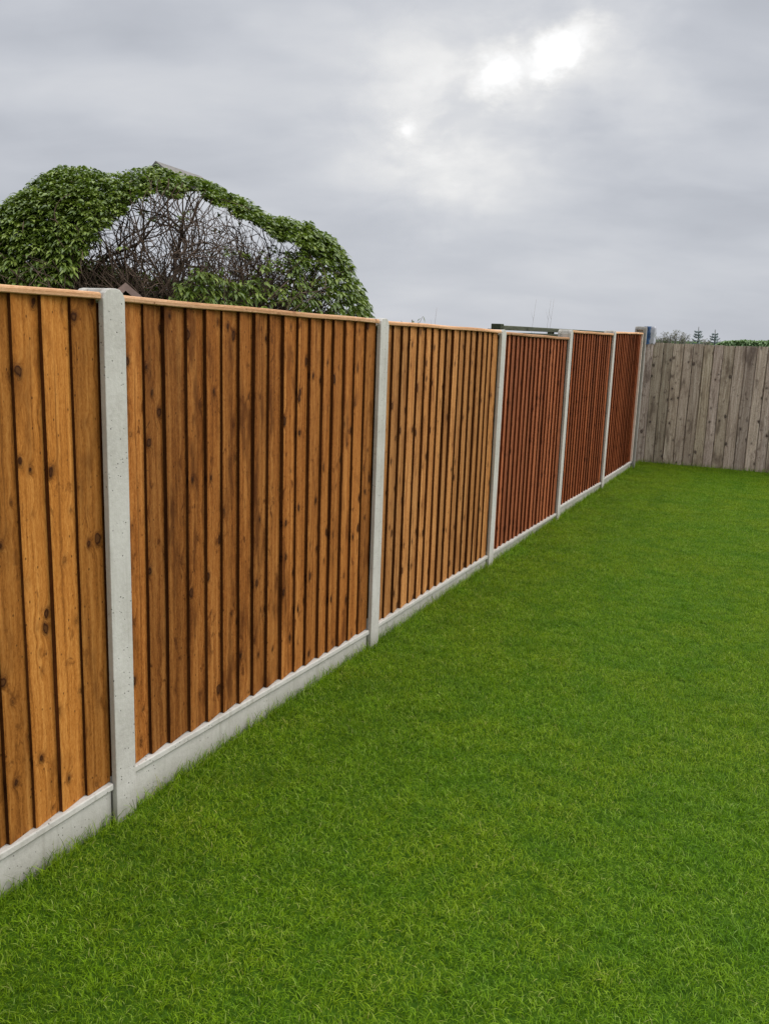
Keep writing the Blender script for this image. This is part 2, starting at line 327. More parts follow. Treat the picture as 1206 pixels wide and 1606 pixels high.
bidc = [0]
def panel(i, y0, y1, mats, label):
    r = random.Random(100 + i)
    m = MB(); cz, gz = CAPZ[i], GBZ[i]
    nb = 17; pitch = (y1 - y0 - .004) / nb
    edges = [y0 + .002 + pitch * k + (r.uniform(-.007, .007) if 0 < k < nb else 0) for k in range(nb + 1)]
    XF = -.017
    for k in range(nb):
        bidc[0] += 1; bid = bidc[0] + r.random() * .4
        a, b = edges[k], edges[k + 1]
        xa = XF + r.uniform(-.0025, .001); drop = .0162 + r.uniform(-.002, .002)
        if k == nb - 1: drop = .006; xa -= .004
        lean = r.uniform(-.002, .002); ns = 14
        ph = r.uniform(0, 6)
        if k == 0: a = y0 + .002
        off = r.random() * 3
        cols = []
        for s_ in range(ns + 1):
            t = s_ / ns
            ztop = fz(a, cz, y0, y1) - .012; zb = fz(a, gz, y0, y1) + .001
            z = zb + (ztop - zb) * t
            wob = .0009 * math.sin(ph + 5 * t) + r.uniform(-.0007, .0007)
            ya = a + wob + lean * (t - .5); yb = b + .004
            xs = xa + .0008 * math.sin(ph * 2 + 4 * t)
            back = xs - .021
            ym = (ya + yb) / 2
            cols.append(dict(z=z, ya=ya, yb=yb, ym=ym, xs=xs, back=back, drop=drop))
        for s_ in range(ns):
            A, B = cols[s_], cols[s_ + 1]
            for (f0, f1) in ((0, .04), (.04, .5), (.5, 1)):
                def P(c, f):
                    y = c['ya'] + (c['yb'] - c['ya']) * f
                    x = c['xs'] - c['drop'] * f - (.0022 if f == 0 else 0)
                    return (x, y, c['z'])
                pts = [P(A, f0), P(A, f1), P(B, f1), P(B, f0)]
                m.quad(pts, 0, [(p[1] - a, p[2] + off, bid) for p in pts])
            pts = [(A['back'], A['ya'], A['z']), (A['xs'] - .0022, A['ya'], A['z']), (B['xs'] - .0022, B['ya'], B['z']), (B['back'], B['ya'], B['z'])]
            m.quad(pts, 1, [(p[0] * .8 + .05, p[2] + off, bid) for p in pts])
            pts = [(A['back'], A['yb'], A['z']), (A['back'], A['ya'], A['z']), (B['back'], B['ya'], B['z']), (B['back'], B['yb'], B['z'])]
            m.quad(pts, 0, [(p[1] - a, p[2] + off + 1, bid) for p in pts])
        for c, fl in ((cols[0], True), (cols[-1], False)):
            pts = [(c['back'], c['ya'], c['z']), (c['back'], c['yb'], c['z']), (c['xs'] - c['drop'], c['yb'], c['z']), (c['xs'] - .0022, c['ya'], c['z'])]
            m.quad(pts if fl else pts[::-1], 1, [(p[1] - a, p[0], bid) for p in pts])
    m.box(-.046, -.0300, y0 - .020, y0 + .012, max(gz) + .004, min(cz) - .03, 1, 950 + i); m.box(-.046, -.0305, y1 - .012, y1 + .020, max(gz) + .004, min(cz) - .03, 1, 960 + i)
    # arris rails behind the boards
    for q in (.25, .78, 1.42):
        m.box(-.075, -.0465, y0 + .003, y1 - .003, q, q + .045, 0, 900 + i, 'y')
    o = par(m.build('fence_panel', mats)); o['label'] = label
    # capping rail with rounded front arris
    c = MB(); n = 16; rows = []
    bid = 700 + i * 3.3
    prof = [(-.070, 0), (-.014, 0), (-.008, -.003), (-.006, -.008), (-.007, -.0175), (-.010, -.020), (-.070, -.020)]
    for s_ in range(n + 1):
        y = y0 + .001 + (y1 - y0 - .002) * s_ / n; z = fz(y, cz, y0, y1) + .0012 * math.sin(s_ * .9 + i * 2)
        rows.append([(x, y, z + dz) for x, dz in prof])
    acc = [0]
    for q in range(len(prof)):
        p, p2 = prof[q], prof[(q + 1) % len(prof)]; acc.append(acc[-1] + math.hypot(p[0] - p2[0], p[1] - p2[1]))
    for s_ in range(n):
        for q in range(len(prof)):
            q2 = (q + 1) % len(prof)
            pts = [rows[s_][q], rows[s_][q2], rows[s_ + 1][q2], rows[s_ + 1][q]]
            c.quad(pts, 0, [(acc[q], pts[0][1], bid), (acc[q + 1], pts[1][1], bid), (acc[q + 1], pts[2][1], bid), (acc[q], pts[3][1], bid)])
    for rr in (rows[0], rows[-1]): c.f.append([c.vert(p, (p[0], p[2], bid)) for p in rr]); c.mi.append(0)
    co = c.build('capping_rail', M_cap); co.parent = o
    if i == 5:
        b = MB(); b.box(-.030, -.005, y1 - .034, y1 - .002, gz[1] + .002, cz[1] - .0205, 0, 777)
        bo = b.build('end_batten', flat('bare_pale_trim', (.66, .55, .45), .8, .12, 20), bevel=.002); bo.parent = o
LAB = ['honey brown panel of vertical boards, nearest of all and cut off at the left', 'honey brown panel below the ivy covered tree',
       'golden brown panel, the last before the redder ones', 'red brown panel whose capping slopes down below its far post',
       'dark red brown panel, middle one of the three red brown ones', 'plain russet panel next to the tall end post']
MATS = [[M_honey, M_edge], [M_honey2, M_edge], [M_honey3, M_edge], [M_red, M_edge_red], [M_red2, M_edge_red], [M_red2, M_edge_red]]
for i in range(6):
    y0, y1 = YS[i] + .0475, YS[i + 1] - .0475
    gravel_board(y0 + (.0 if i else 0), y1 - .004, GBZ[i])
    panel(i, y0, y1, MATS[i], LAB[i])

# ------------------------------------------------------------------ weathered fence at the far end
YB = 12.2927
bf = empty('weathered_fence', (1.5, YB, 0))
tag(bf, 'grey weathered close board fence crossing the far end of the lawn', 'fence')
def parb(o, root): o.parent = root; o.matrix_parent_inverse = Matrix.Translation(-Vector(root.location)); return o
m = MB(); r = random.Random(5)
x = -.115; k = 0
while x < 5.2:
    wd = .126 + r.uniform(-.010, .010); bid = 300 + k + r.random() * .4
    top = 1.567 + r.uniform(-.007, .005); ns = 12; lean = r.uniform(-.003, .003); ph = r.uniform(0, 6); off = r.random() * 4
    yf = YB + r.uniform(-.004, .004); gap = r.uniform(.006, .011); cup = r.uniform(-.003, .004); cols = []
    for s_ in range(ns + 1):
        t = s_ / ns; z = -.05 + (top + .05) * t
        xa = x + lean * (t - .5) + .0022 * math.sin(ph + 7 * t) + r.uniform(-.001, .001); xb = x + wd - gap + lean * (t - .5) + .0025 * math.sin(ph * 1.7 + 6 * t) + r.uniform(-.001, .001)
        dy_ = .003 * math.sin(ph + 4 * t)
        pr = [(xa, yf + .004), (xa, yf - .014), (xa + .004, yf - .018), (xa + (xb - xa) * .5, yf - .018 - cup), (xb - .004, yf - .016), (xb, yf - .012), (xb, yf + .004)]
        cols.append([(px_, py_ + dy_, z) for px_, py_ in pr])
    for s_ in range(ns):
        for q in range(7):
            q2 = (q + 1) % 7; pts = [cols[s_][q], cols[s_][q2], cols[s_ + 1][q2], cols[s_ + 1][q]]
            m.quad(pts, 0, [(p[0] - x + (p[1] - yf) * .5, p[2] + off, bid) for p in pts])
    b = [m.vert(p, (p[0] - x, p[1], bid)) for p in cols[-1]]; m.f.append(b); m.mi.append(0)
    m.box(x + wd - gap - .03, x + wd + .03, YB + .0085, YB + .0115, 0, top - .02, 0, bid + .7)
    x += wd; k += 1
parb(m.build('close_boards', M_grey), bf)
for zz in (.35, 1.25):
    a = MB(); a.box(-.1, 5.2, YB + .012, YB + .06, zz, zz + .07, 0, 400 + zz, 'x'); parb(a.build('arris_rail', M_grey, bevel=.003), bf)
for px in (1.9, 3.7, 5.2):
    a = MB(); a.box(px, px + .09, YB + .062, YB + .15, -.2, 1.54, 0, 420 + px); parb(a.build('fence_post', M_grey, bevel=.003), bf)
a = MB(); a.box(-.118, .012, YB - .100, YB - .018, -.2, 1.765, 0, 431)
parb(a.build('corner_post', M_grey, bevel=.003), bf)

# blue and white plastic wrapped over the head of the corner post
mb, g = newmat('torn_blue_plastic')
o_ = g.n('ShaderNodeTexCoord').outputs['Object']
n_ = g.noise(g.v('MULTIPLY', o_, (14, 14, 7)), 1.0, 4, .6, 1.0)
sx = g.n('ShaderNodeSeparateXYZ', {0: o_}).outputs[0]
colb = g.ramp(n_, [(.36, (.012, .025, .06)), (.50, (.035, .095, .22)), (.62, (.09, .19, .34))])
stripe = g.ms(g.m('ADD', sx, g.m('MULTIPLY', n_, .07)), .050, .066)
colb = g.mix(stripe, colb, (.42, .41, .44))
finish(g, colb, .35, n_, .01, .8, .5)
m = MB(); r = random.Random(3)
cx, cy = -.048, YB - .059; nr = 10; nc = 20; rows = []
for i in range(nr + 1):
    t = i / nr; row = []
    for c in range(nc):
        a = 2 * math.pi * c / nc
        ex = max(-1, min(1, 1.35 * math.cos(a))); ey = max(-1, min(1, 1.35 * math.sin(a)))
        bulge = .006 + .012 * mnoise.noise(Vector((math.cos(a) * 2, math.sin(a) * 2, t * 4)))
        hx = .068 + bulge + .004 * t; hy = .044 + bulge
        zb = 1.50 + .05 * mnoise.noise(Vector((c * .9, 3.3, 0))) + .03 * (1 + math.cos(a))
        z = zb + (1.774 - zb) * t
        if i == nr: hx *= .93; hy *= .9
        row.append(m.vert((ex * hx, ey * hy, z - 1.6)))
    rows.append(row)
for i in range(nr):
    for c in range(nc):
        m.f.append([rows[i][c], rows[i][(c + 1) % nc], rows[i + 1][(c + 1) % nc], rows[i + 1][c]]); m.mi.append(0)
m.f.append(rows[-1]); m.mi.append(0)
bo = m.build('plastic_wrap', mb, smooth=True); bo.location = (cx, cy, 1.6)
tag(bo, 'torn blue and white plastic wrapped over the corner post head', 'plastic sheet')

# ------------------------------------------------------------------ neighbour's old fence behind
nf = empty('old_fence', (-.6, 10, 0))
tag(nf, 'old dark mossy fence just showing over the red brown panels', 'fence')
a = MB(); a.box(-.66, -.60, 7.70, 12.55, 1.652, 1.692, 0, 501, 'y'); a.box(-.675, -.59, 7.66, 7.76, 1.66, 1.704, 0, 502, 'y'); parb(a.build('top_rail', M_moss, bevel=.004), nf)
a = MB(); a.box(-.65, -.61, 7.78, 12.55, 1.605, 1.634, 0, 503, 'y'); parb(a.build('middle_rail', M_moss, bevel=.003), nf)
a = MB(); y = 7.78; k = 0
while y < 12.5:
    a.box(-.642 + (k % 2) * .004, -.622 + (k % 2) * .004, y, y + .118, .02, 1.58 + random.uniform(-.008, .004), 0, 510 + k); y += .12; k += 1
parb(a.build('close_boards', M_grey), nf)
for yy in (7.69, 9.7, 11.7):
    a = MB(); a.box(-.72, -.662, yy, yy + .075, -.1, 1.66, 0, 560 + yy); parb(a.build('fence_post', M_moss, bevel=.003), nf)

# ------------------------------------------------------------------ leaves
def m_leaf(name, a, b, c, rough=.38, trans=.18):
    m, g = newmat(name)
    rn = g.n('ShaderNodeAttribute', attribute_name='rnd').outputs['Fac']
    col = g.ramp(rn, [(0, a), (.55, b), (1, c)])
    p = g.n('ShaderNodeBsdfPrincipled', {'Base Color': col, 'Roughness': rough, 'Specular IOR Level': .6})
    tr = g.n('ShaderNodeBsdfTranslucent', {'Color': g.v('MULTIPLY', col, (1.3, 1.5, .6))})
    mx = g.n('ShaderNodeMixShader', {0: trans, 1: p.outputs[0], 2: tr.outputs[0]})
    g.n('ShaderNodeOutputMaterial', {'Surface': mx.outputs[0]}); return m
M_leaf = m_leaf('glossy_evergreen_leaf', (.052, .088, .011), (.155, .218, .028), (.32, .375, .085))
M_needle = m_leaf('hazy_blue_green_needles', (.16, .21, .21), (.24, .29, .30), (.32, .37, .38), .7, .1)  # needle colour paled and greyed to carry distance haze
M_hedge = m_leaf('far_hedge_leaf', (.14, .22, .09), (.21, .31, .13), (.27, .38, .17), .7, .1)
M_bark = flat('grey_brown_bark', (.118, .078, .053), .85, .4, 14.0)
M_bark_far = flat('pale_winter_twig', (.22, .20, .18), .9, .2, 3.0)

def leaves_mesh(name, P, D, Lh, Wd, mat, rnd=None, droop=.45, link=True):
    """P roots, D unit directions, Lh lengths, Wd widths -> folded, drooping leaves of 8 faces"""
    n = len(P); up = np.array([0, 0, 1.0])
    S = np.cross(D, up + rng.normal(0, .35, (n, 3))); S /= np.linalg.norm(S, axis=1)[:, None] + 1e-9
    Nn = np.cross(S, D); Nn *= np.sign(Nn[:, 2:3] + 1e-6)
    st = [(0, .04), (.3, .85), (.6, 1.0), (1, .03)]
    V = np.zeros((n, 12, 3))
    for i, (t, wf) in enumerate(st):
        c = P + D * (Lh * t)[:, None] + (-up * droop * (Lh * t * t)[:, None])
        hw = (Wd * wf / 2)[:, None]
        V[:, i * 3] = c - S * hw + Nn * hw * .35; V[:, i * 3 + 1] = c; V[:, i * 3 + 2] = c + S * hw + Nn * hw * .35
    f = []
    for i in range(3):
        f += [(i * 3, i * 3 + 1, i * 3 + 4, i * 3 + 3), (i * 3 + 1, i * 3 + 2, i * 3 + 5, i * 3 + 4)]
    F = (np.array(f)[None] + (np.arange(n) * 12)[:, None, None]).reshape(-1, 4)
    rnd = rng.random(n) if rnd is None else rnd
    return npmesh(name, V.reshape(-1, 3), F, [mat], {'rnd': np.repeat(rnd, 12)}, link=link)

# ------------------------------------------------------------------ the ivy covered tree with its bare hollow
T0 = np.array([-3.8792, 7.5452, 0.0]); tu = np.array([.79423, .60761, 0]); tw = np.array([-.60761, .79423, 0])
EYE = 1.6253; TD = 9.5
OU = np.array([-3.4, -3.0, -2.6, -2.2, -1.9, -1.7, -1.52, -1.35, -1.11, -.82, -.53, -.29, .01, .26, .51, .70, .86, 1.02, 1.25, 1.44, 1.60, 1.73, 1.79])
OV = np.array([1.2, 1.9, 2.2, 2.42, 2.55, 2.65, 2.79, 2.90, 3.03, 3.08, 3.07, 3.09, 3.06, 2.99, 2.90, 2.80, 2.70, 2.73, 2.68, 2.54, 2.39, 2.17, 2.01])
HU = np.array([-1.12, -1.12, -.99, -.84, -.69, -.53, -.32, -.14, .07, .32, .57, .76, .89, 1.15, 1.22, 1.16])
HV = np.array([1.80, 2.04, 2.23, 2.42, 2.57, 2.70, 2.81, 2.87, 2.89, 2.78, 2.67, 2.56, 2.48, 2.43, 2.34, 2.14])
def top(u): return np.interp(u, OU, OV)
def holetop(u): return np.where((u > -1.14) & (u < 1.22), np.interp(u, HU, HV), 0)
def persp(Q):      # local (u,w,v) -> where it is seen against the plane w = 0
    k = TD / (TD + Q[:, 1]); return Q[:, 0] * k, EYE + (Q[:, 2] - EYE) * k
def world(Q): return T0 + Q[:, :1] * tu + Q[:, 1:2] * tw + Q[:, 2:3] * np.array([0, 0, 1.0])
def depth(u): return 1.25 * np.sqrt(np.clip(1 - ((u + .55) / 2.75) ** 2, .05, 1))

# space colonisation for the limbs
na = 3600
A = np.stack([rng.uniform(-2.9, 1.82, na), rng.uniform(-1.1, 1.1, na), rng.uniform(.95, 3.1, na)], 1)
A[:, 2] = np.where(rng.random(na) < .25, .95 + (A[:, 2] - .95) * .65, A[:, 2])
A = A[(A[:, 2] < top(A[:, 0]) - .16 - .9 * (np.abs(A[:, 1]) / depth(A[:, 0]).clip(.2)) ** 3) & (np.abs(A[:, 1]) < depth(A[:, 0]) * .95)]
nodes = [np.array(p) for p in ((-.35, 0, 0.0), (.55, .15, 0.0), (-.9, .2, 0.0))]; parent = [-1, -1, -1]
for rt in range(3):
    last = rt
    for i in range(9):
        nodes.append(nodes[last] + np.array([rng.normal(0, .02), rng.normal(0, .02), .1])); parent.append(last); last = len(nodes) - 1
near_d = np.full(len(A), 1e9); near_i = np.zeros(len(A), int)
def upd(i0):
    global near_d, near_i
    NN = np.array(nodes[i0:])
    dd = np.linalg.norm(A[:, None] - NN[None], axis=2); j = dd.argmin(1); dm = dd[np.arange(len(A)), j]
    b = dm < near_d; near_d[b] = dm[b]; near_i[b] = j[b] + i0
def rad_dir(p):
    q = p - np.array([-.6, 0, .7]); q[0] *= 1.35; return q / (np.linalg.norm(q) + 1e-6)
upd(0); STEP = .05
for it in range(130):
    act = near_d < .55
    if not act.any(): break
    ids = np.unique(near_i[act]); i0 = len(nodes)
    arr = np.array(nodes)
    for i in ids:
        s_ = act & (near_i == i)
        v = A[s_] - arr[i]; v /= np.linalg.norm(v, axis=1)[:, None] + 1e-9
        v = v.mean(0)
        if parent[i] >= 0: v = v + .35 * (arr[i] - arr[parent[i]]) / STEP
        v = v / (np.linalg.norm(v) + 1e-9) + rng.normal(0, .22, 3) + .38 * rad_dir(arr[i]); v /= np.linalg.norm(v) + 1e-9
        nodes.append(arr[i] + v * STEP); parent.append(i)
    upd(i0)
    keep = near_d > .085
    A = A[keep]; near_d = near_d[keep]; near_i = near_i[keep]
    if len(A) == 0 or len(nodes) > 26000: break
nd = np.array(nodes); cnt = np.zeros(len(nd)); kids = [[] for _ in nd]
for i in range(len(nd) - 1, -1, -1):
    if parent[i] >= 0: kids[parent[i]].append(i)
rad = np.zeros(len(nd))
for i in range(len(nd) - 1, -1, -1):
    rad[i] = .0040 if not kids[i] else sum(rad[k] ** 2.7 for k in kids[i]) ** (1 / 2.7)
rad = np.minimum(rad, .075)
W_ = world(nd)
LIMBS = []
def inside(p, m_=.06):
    if not -2.9 < p[0] < 1.8: return False
    dw_ = depth(np.array(p[0])); return abs(p[1]) < dw_ and p[2] < float(top(p[0])) - m_ - .7 * (abs(p[1]) / dw_) ** 3
def grow(p, dr, ln, rd, lvl, seed):
    n = max(4, int(ln / .06)); pts = [p.copy()]; rr_ = [rd]; d_ = dr.copy(); st = ln / n
    for i in range(n):
        q = pts[-1]
        nv = np.array(mnoise.noise_vector(Vector((q[0] * 3.1 + seed, q[1] * 3.1, q[2] * 3.1))))
        nf = np.array(mnoise.noise_vector(Vector((q[0] * 9 + seed, q[1] * 9, q[2] * 9))))
        d_ = d_ + nv * .36 + nf * .30 + np.array([0, 0, (.02, .05, .05, .03)[lvl]]); d_ /= np.linalg.norm(d_)
        q2 = q + d_ * st
        if not inside(q2, .10 if q2[0] > -.5 else .38): break
        pts.append(q2); rr_.append(rd * (1 - .62 * (i + 1) / n))
        if lvl < 3 and i > (2 if lvl == 0 else 0) and rng.random() < (.46, .34, .10)[lvl]:
            ax_ = rng.normal(0, 1, 3); ax_ -= d_ * (ax_ @ d_); ax_ /= np.linalg.norm(ax_); ax_[1] *= .7
            a_ = rng.uniform(.45, 1.0); dn = d_ * math.cos(a_) + ax_ * math.sin(a_)
            if dn[2] < -.25: dn[2] *= -.6
            grow(q2, dn / np.linalg.norm(dn), ln * rng.uniform(.42, .72), max(rr_[-1] * .66, .0042), lvl + 1, seed + rng.uniform(2, 9))
    if len(pts) > 2: LIMBS.append((pts, rr_))
for k in range(20):
    f = k / 19; an = math.radians(172 - 160 * f + rng.uniform(-6, 6))
    c0 = np.array([-.55 + .5 * f + rng.uniform(-.15, .15), rng.uniform(-.35, .35), rng.uniform(.75, 1.25)])
    grow(c0, np.array([math.cos(an), rng.uniform(-.45, .3), math.sin(an) * .75]), rng.uniform(1.5, 2.3), rng.uniform(.018, .030), 0, k * 3.7)
for k in range(6):      # long low limbs sweeping right
    c0 = np.array([rng.uniform(-.2, .9), rng.uniform(-.4, .4), rng.uniform(.9, 1.3)]); an = math.radians(rng.uniform(25, 75))
    grow(c0, np.array([math.cos(an), rng.uniform(-.3, .3), math.sin(an)]), rng.uniform(1.0, 1.6), rng.uniform(.012, .020), 0, 100 + k * 3.7)
tree = empty('ivy_covered_tree', tuple(T0))
tag(tree, 'domed evergreen tree behind the fence, hollow in the middle with bare brown branches', 'tree')
mbk = MB()
done = set()
for i in range(len(nd)):
    ks = kids[i]
    starts = ks if (parent[i] >= 0 or True) else []
    if parent[i] >= 0 and len(ks) == 1 and i not in (): continue
    for k in ks:
        path = [i, k]
        while len(kids[path[-1]]) == 1: path.append(kids[path[-1]][0])
        rr = [rad[k]] + [rad[q] for q in path[1:]]
        mbk.tube([W_[q] for q in path], rr, 6 if rr[0] > .02 else 4, cap=False)
for pts_, rr_ in LIMBS:
    mbk.tube(world(np.array(pts_)), rr_, 5 if rr_[0] > .01 else 4, cap=False)
print('limbs', len(LIMBS))
tk = mbk.build('branches', M_bark, smooth=True); parb(tk, tree)

# leaf whorls
def whorls(Pc, nper, spread, Lm, out):
    P, D, L_, R_ = [], [], [], []
    for p, o2 in zip(Pc, out):
        base = rng.random()
        for k in range(nper):
            a = rng.uniform(0, 2 * math.pi); dv = o2 * .9 + np.array([math.cos(a), math.sin(a), rng.uniform(-.35, .35)]) * spread
            dv[2] -= .15
            dv /= np.linalg.norm(dv); P.append(p + dv * .01 + rng.normal(0, .012, 3)); D.append(dv); L_.append(Lm * rng.uniform(.65, 1.2)); R_.append(np.clip(base * .55 + rng.random() * .45, 0, 1))
    return np.array(P), np.array(D), np.array(L_), np.array(R_)
N0 = 62000
u = rng.uniform(-3.3, 1.84, N0); th = rng.uniform(-1.9, 1.9, N0); r0 = 1 - np.abs(rng.normal(0, .085, N0))
lump = np.array([mnoise.noise(Vector((a * 2.2, b * 1.6, 5.0))) for a, b in zip(u, th)])
r0 += lump * .035 - .02
vb = .8
Q = np.stack([u, -depth(u) * np.sin(th) * r0, vb + (top(u) - vb) * np.cos(th) * r0], 1)
pu, pv = persp(Q)
edge = np.array([mnoise.noise(Vector((a * 4.5, b * 4.5, 9.0))) for a, b in zip(pu, pv)])
ht = holetop(pu) + edge * .13 - .01; ht = np.where(holetop(pu) > 0, ht, 0); tp = top(pu) + np.array([mnoise.noise(Vector((a * 7.5, 3.0, b))) for a, b in zip(pu, Q[:, 1])]) * .07
prob = np.ones(N0)
inhole = (pv < ht)
prob[inhole] = 0.0
low = inhole & (pu > -.10) & (pu < .75) & (pv < 2.07 + .08 * np.sin(pu * 9)); prob[low] = .5
semi = inhole & (pu > .55) & (pv < 1.96 + (pu - .55) * .35); prob[semi] = .22
mid = inhole & (pu > .2) & (pv < 2.35); prob[mid & (prob < .05)] = .05
prob[inhole & (prob < .05)] = .006
prob[(pv >= ht) & (pu > .75)] = .66
prob[(pu > 1.15) & (pv < 2.30)] = .26
prob[(pu > 1.0) & (pu < 1.4) & (pv > 2.05) & (pv < 2.35)] = .20
back = (Q[:, 1] > .35) & inhole & (pu < -.1) & (pv < 2.02 - .1 * pu); prob[back] = .9
prob[pv > tp + .015] = 0
prob *= np.where(pv < 1.55, .25, 1.0) * np.where(pu < -2.1, .6, 1)
prob *= np.clip(.85 + lump * .8, .45, 1.15)
Q = Q[rng.random(N0) < prob * .66]
nb_ = 2600; Qb = np.stack([rng.uniform(-1.5, .25, nb_), rng.uniform(.35, 1.05, nb_), rng.uniform(1.0, 2.28, nb_)], 1)
qu, qv = persp(Qb); Qb = Qb[(qv < 2.22 - .22 * (qu + 1.1)) & (np.abs(Qb[:, 1]) < depth(Qb[:, 0]) * .97)]; Q = np.concatenate([Q, Qb])
out = np.stack([(Q[:, 0] + .5) * .45, Q[:, 1], (Q[:, 2] - 1.6)], 1); out /= np.linalg.norm(out, axis=1)[:, None]
outw = out[:, :1] * tu + out[:, 1:2] * tw + out[:, 2:3] * np.array([0, 0, 1.0])
P, D, L_, R_ = whorls(world(Q), 8, .80, .078, outw)
lo = leaves_mesh('foliage', P, D, L_, L_ * .34, M_leaf, R_, .62); parb(lo, tree)
print('tree nodes', len(nd), 'leaves', len(P))

# ------------------------------------------------------------------ bird house behind the tree top
def frame(px_az, dist): return np.array([CAM.x + dist * math.sin(px_az), CAM.y + dist * math.cos(px_az), 0])
M_slate = flat('grey_felt_roof', (.20, .185, .165), .85, .2, 20)
M_oldwd = flat('dark_old_board', (.10, .085, .07), .85, .3, 12)
az = math.radians(-39.0); b0 = frame(az, 10.3)
bh = empty('bird_house', (b0[0], b0[1], 0)); bh.rotation_euler = (0, 0, math.radians(97))
tag(bh, 'small grey pitched roof of a pole mounted bird house peeking over the tree crown', 'bird house')
zt = EYE + 10.3 * math.tan(math.radians(9.12))
a = MB()
Lr = .95; hw = .17; dp = .12
for s_ in (-1, 1):
    hq, dq = (hw, dp) if s_ < 0 else (.06, .06)
    p = [(0, 0, zt), (0, s_ * hq, zt - dq), (Lr, s_ * hq, zt - dq), (Lr, 0, zt)]
    q = [(x_, y_, z_ - .022) for x_, y_, z_ in p]
    a.quad(p if s_ < 0 else p[::-1]); a.quad(q if s_ > 0 else q[::-1])
    for i in range(4):
        j = (i + 1) % 4; a.quad([p[i], p[j], q[j], q[i]])
o = a.build('roof', M_slate); o.parent = bh
a = MB(); a.box(.05, Lr - .20, -.12, .05, zt - .20, zt - .112); o = a.build('box', M_oldwd, bevel=.004); o.parent = bh
a = MB(); a.box(.47, .484, -.045, -.031, 0, zt - .202); o = a.build('pole', M_oldwd, bevel=.004); o.parent = bh

# ------------------------------------------------------------------ garden shed, only its gable peak clears the fence
az = math.radians(-40.85); s0 = frame(az, 6.2); zt = EYE + 6.2 * math.tan(math.radians(2.15))
M_barge = flat('faded_pink_timber', (.30, .205, .17), .8, .2, 12); M_shed = flat('dark_shed_board', (.045, .035, .028), .9, .3, 10)
sh = empty('garden_shed', (s0[0], s0[1], 0)); sh.rotation_euler = (0, 0, math.radians(40.85))     # local -y faces the camera
tag(sh, 'little shed with faded pink gable boards peeping over the fence beside the first full post', 'shed')
a = MB()
for s_ in (-1, 1):
    p = [(0, .0, zt), (s_ * .62, .0, zt - .52), (s_ * .62, 1.1, zt - .52), (0, 1.1, zt)]; q = [(x_, y_, z_ - .018) for x_, y_, z_ in p]
    a.quad(p if s_ > 0 else p[::-1]); a.quad(q if s_ < 0 else q[::-1])
    for i in range(4): j = (i + 1) % 4; a.quad([p[i], p[j], q[j], q[i]])
o = a.build('roof', M_slate); o.parent = sh
for s_ in (-1, 1):
    a = MB(); n_ = .052
    f = [(0, zt + .004), (s_ * .64, zt - .533), (s_ * .64, zt - .533 - n_), (0, zt + .004 - n_)]
    p = [(x_, -.024, z_) for x_, z_ in f]; q = [(x_, -.002, z_) for x_, z_ in f]
    a.quad(p if s_ < 0 else p[::-1]); a.quad(q if s_ > 0 else q[::-1])
    for i in range(4): j = (i + 1) % 4; a.quad([p[i], p[j], q[j], q[i]])
    o = a.build('bargeboard', M_barge); o.parent = sh
a = MB(); a.box(-.52, .52, .09, 1.02, -.05, zt - .47); a.quad([(-.52, .088, zt - .47), (.52, .088, zt - .47), (0.0, .088, zt - .045), (0.0, .088, zt - .045)])
o = a.build('wall', M_shed); o.parent = sh

# ------------------------------------------------------------------ thin dead stalks and a sprig behind the fence
M_stalk = flat('dry_stalk', (.26, .23, .19), .9, .2, 20)
def stalk(base, tip, label, rr=.004):
    b = Vector(base); t = Vector(tip); dvec = t - b
    m = MB(); path = [(Vector((dvec.x * q * (.4 + .6 * q), dvec.y * q, dvec.z * q))) for q in [i / 8 for i in range(9)]]; rr = rr * .85
    m.tube(path, [rr * (1 - .7 * i / 8) for i in range(9)], 5)
    for i in (3, 5, 6, 7):
        p = path[i]; s_ = -1 if i % 2 else 1
        m.tube([p, p + Vector((.03 * s_, .02, .07)), p + Vector((.04 * s_, .03, .13))], [rr * .4, rr * .3, rr * .15], 4)
    o = m.build('dead_stalk', M_stalk, smooth=True); o.location = b
    tag(o, label, 'stalk', 'dead stalks rising behind the fence')
def along(px, py, X):      # only used to size the stalks in metres
    dd = fwd * 1409.17 + rgt * (px - 603) - upv * (py - 803); t = (X - CAM.x) / dd.x; return CAM + dd * t
for (p0, p1, X, lab) in (((829, 512), (841, 469), -1.3, 'thin dead stalk above the mossy rail, left of the close pair'),
                         ((853, 512), (864, 469), -1.25, 'thin dead stalk above the mossy rail, middle one of three'),
                         ((857, 512), (869, 468), -1.1, 'thin dead stalk above the mossy rail, nearest to the tall end post'),
                         ((678, 505), (685, 482), -.9, 'faint dead stalk above the golden brown panel')):
    a_, b_ = along(*p0, X), along(*p1, X)
    base = a_ - (b_ - a_) * (a_.z / (b_ - a_).z) * .25; base.z = 0
    stalk(base, b_, lab)
sp0 = along(640, 503, -.6); spr = empty('sapling', (sp0.x, sp0.y, 0))
tag(spr, 'small leafy sprig just clearing the golden brown panel', 'plant')
m = MB(); m.tube([(0, 0, 0), (.01, .02, .9), (.03, 0, sp0.z + .01)], [.008, .006, .003], 5); m.tube([(.02, 0, sp0.z - .15), (.05, .05, sp0.z - .03), (.07, .09, sp0.z + .035)], [.003, .0025, .0015], 4)
m.tube([(.02, 0, sp0.z - .15), (.0, -.02, sp0.z - .05), (-.03, -.05, sp0.z + .0)], [.003, .0025, .0015], 4)
o = m.build('stem', M_bark, smooth=True); o.parent = spr
lp = np.array([(.03, 0, sp0.z), (.06, .08, sp0.z + .02), (.07, .09, sp0.z + .035), (.05, .07, sp0.z), (-.03, -.05, sp0.z - .01), (.02, -.02, sp0.z - .03), (.045, .03, sp0.z - .02), (0, 0, .9), (.01, .01, 1.1), (.01, .0, 1.3)])
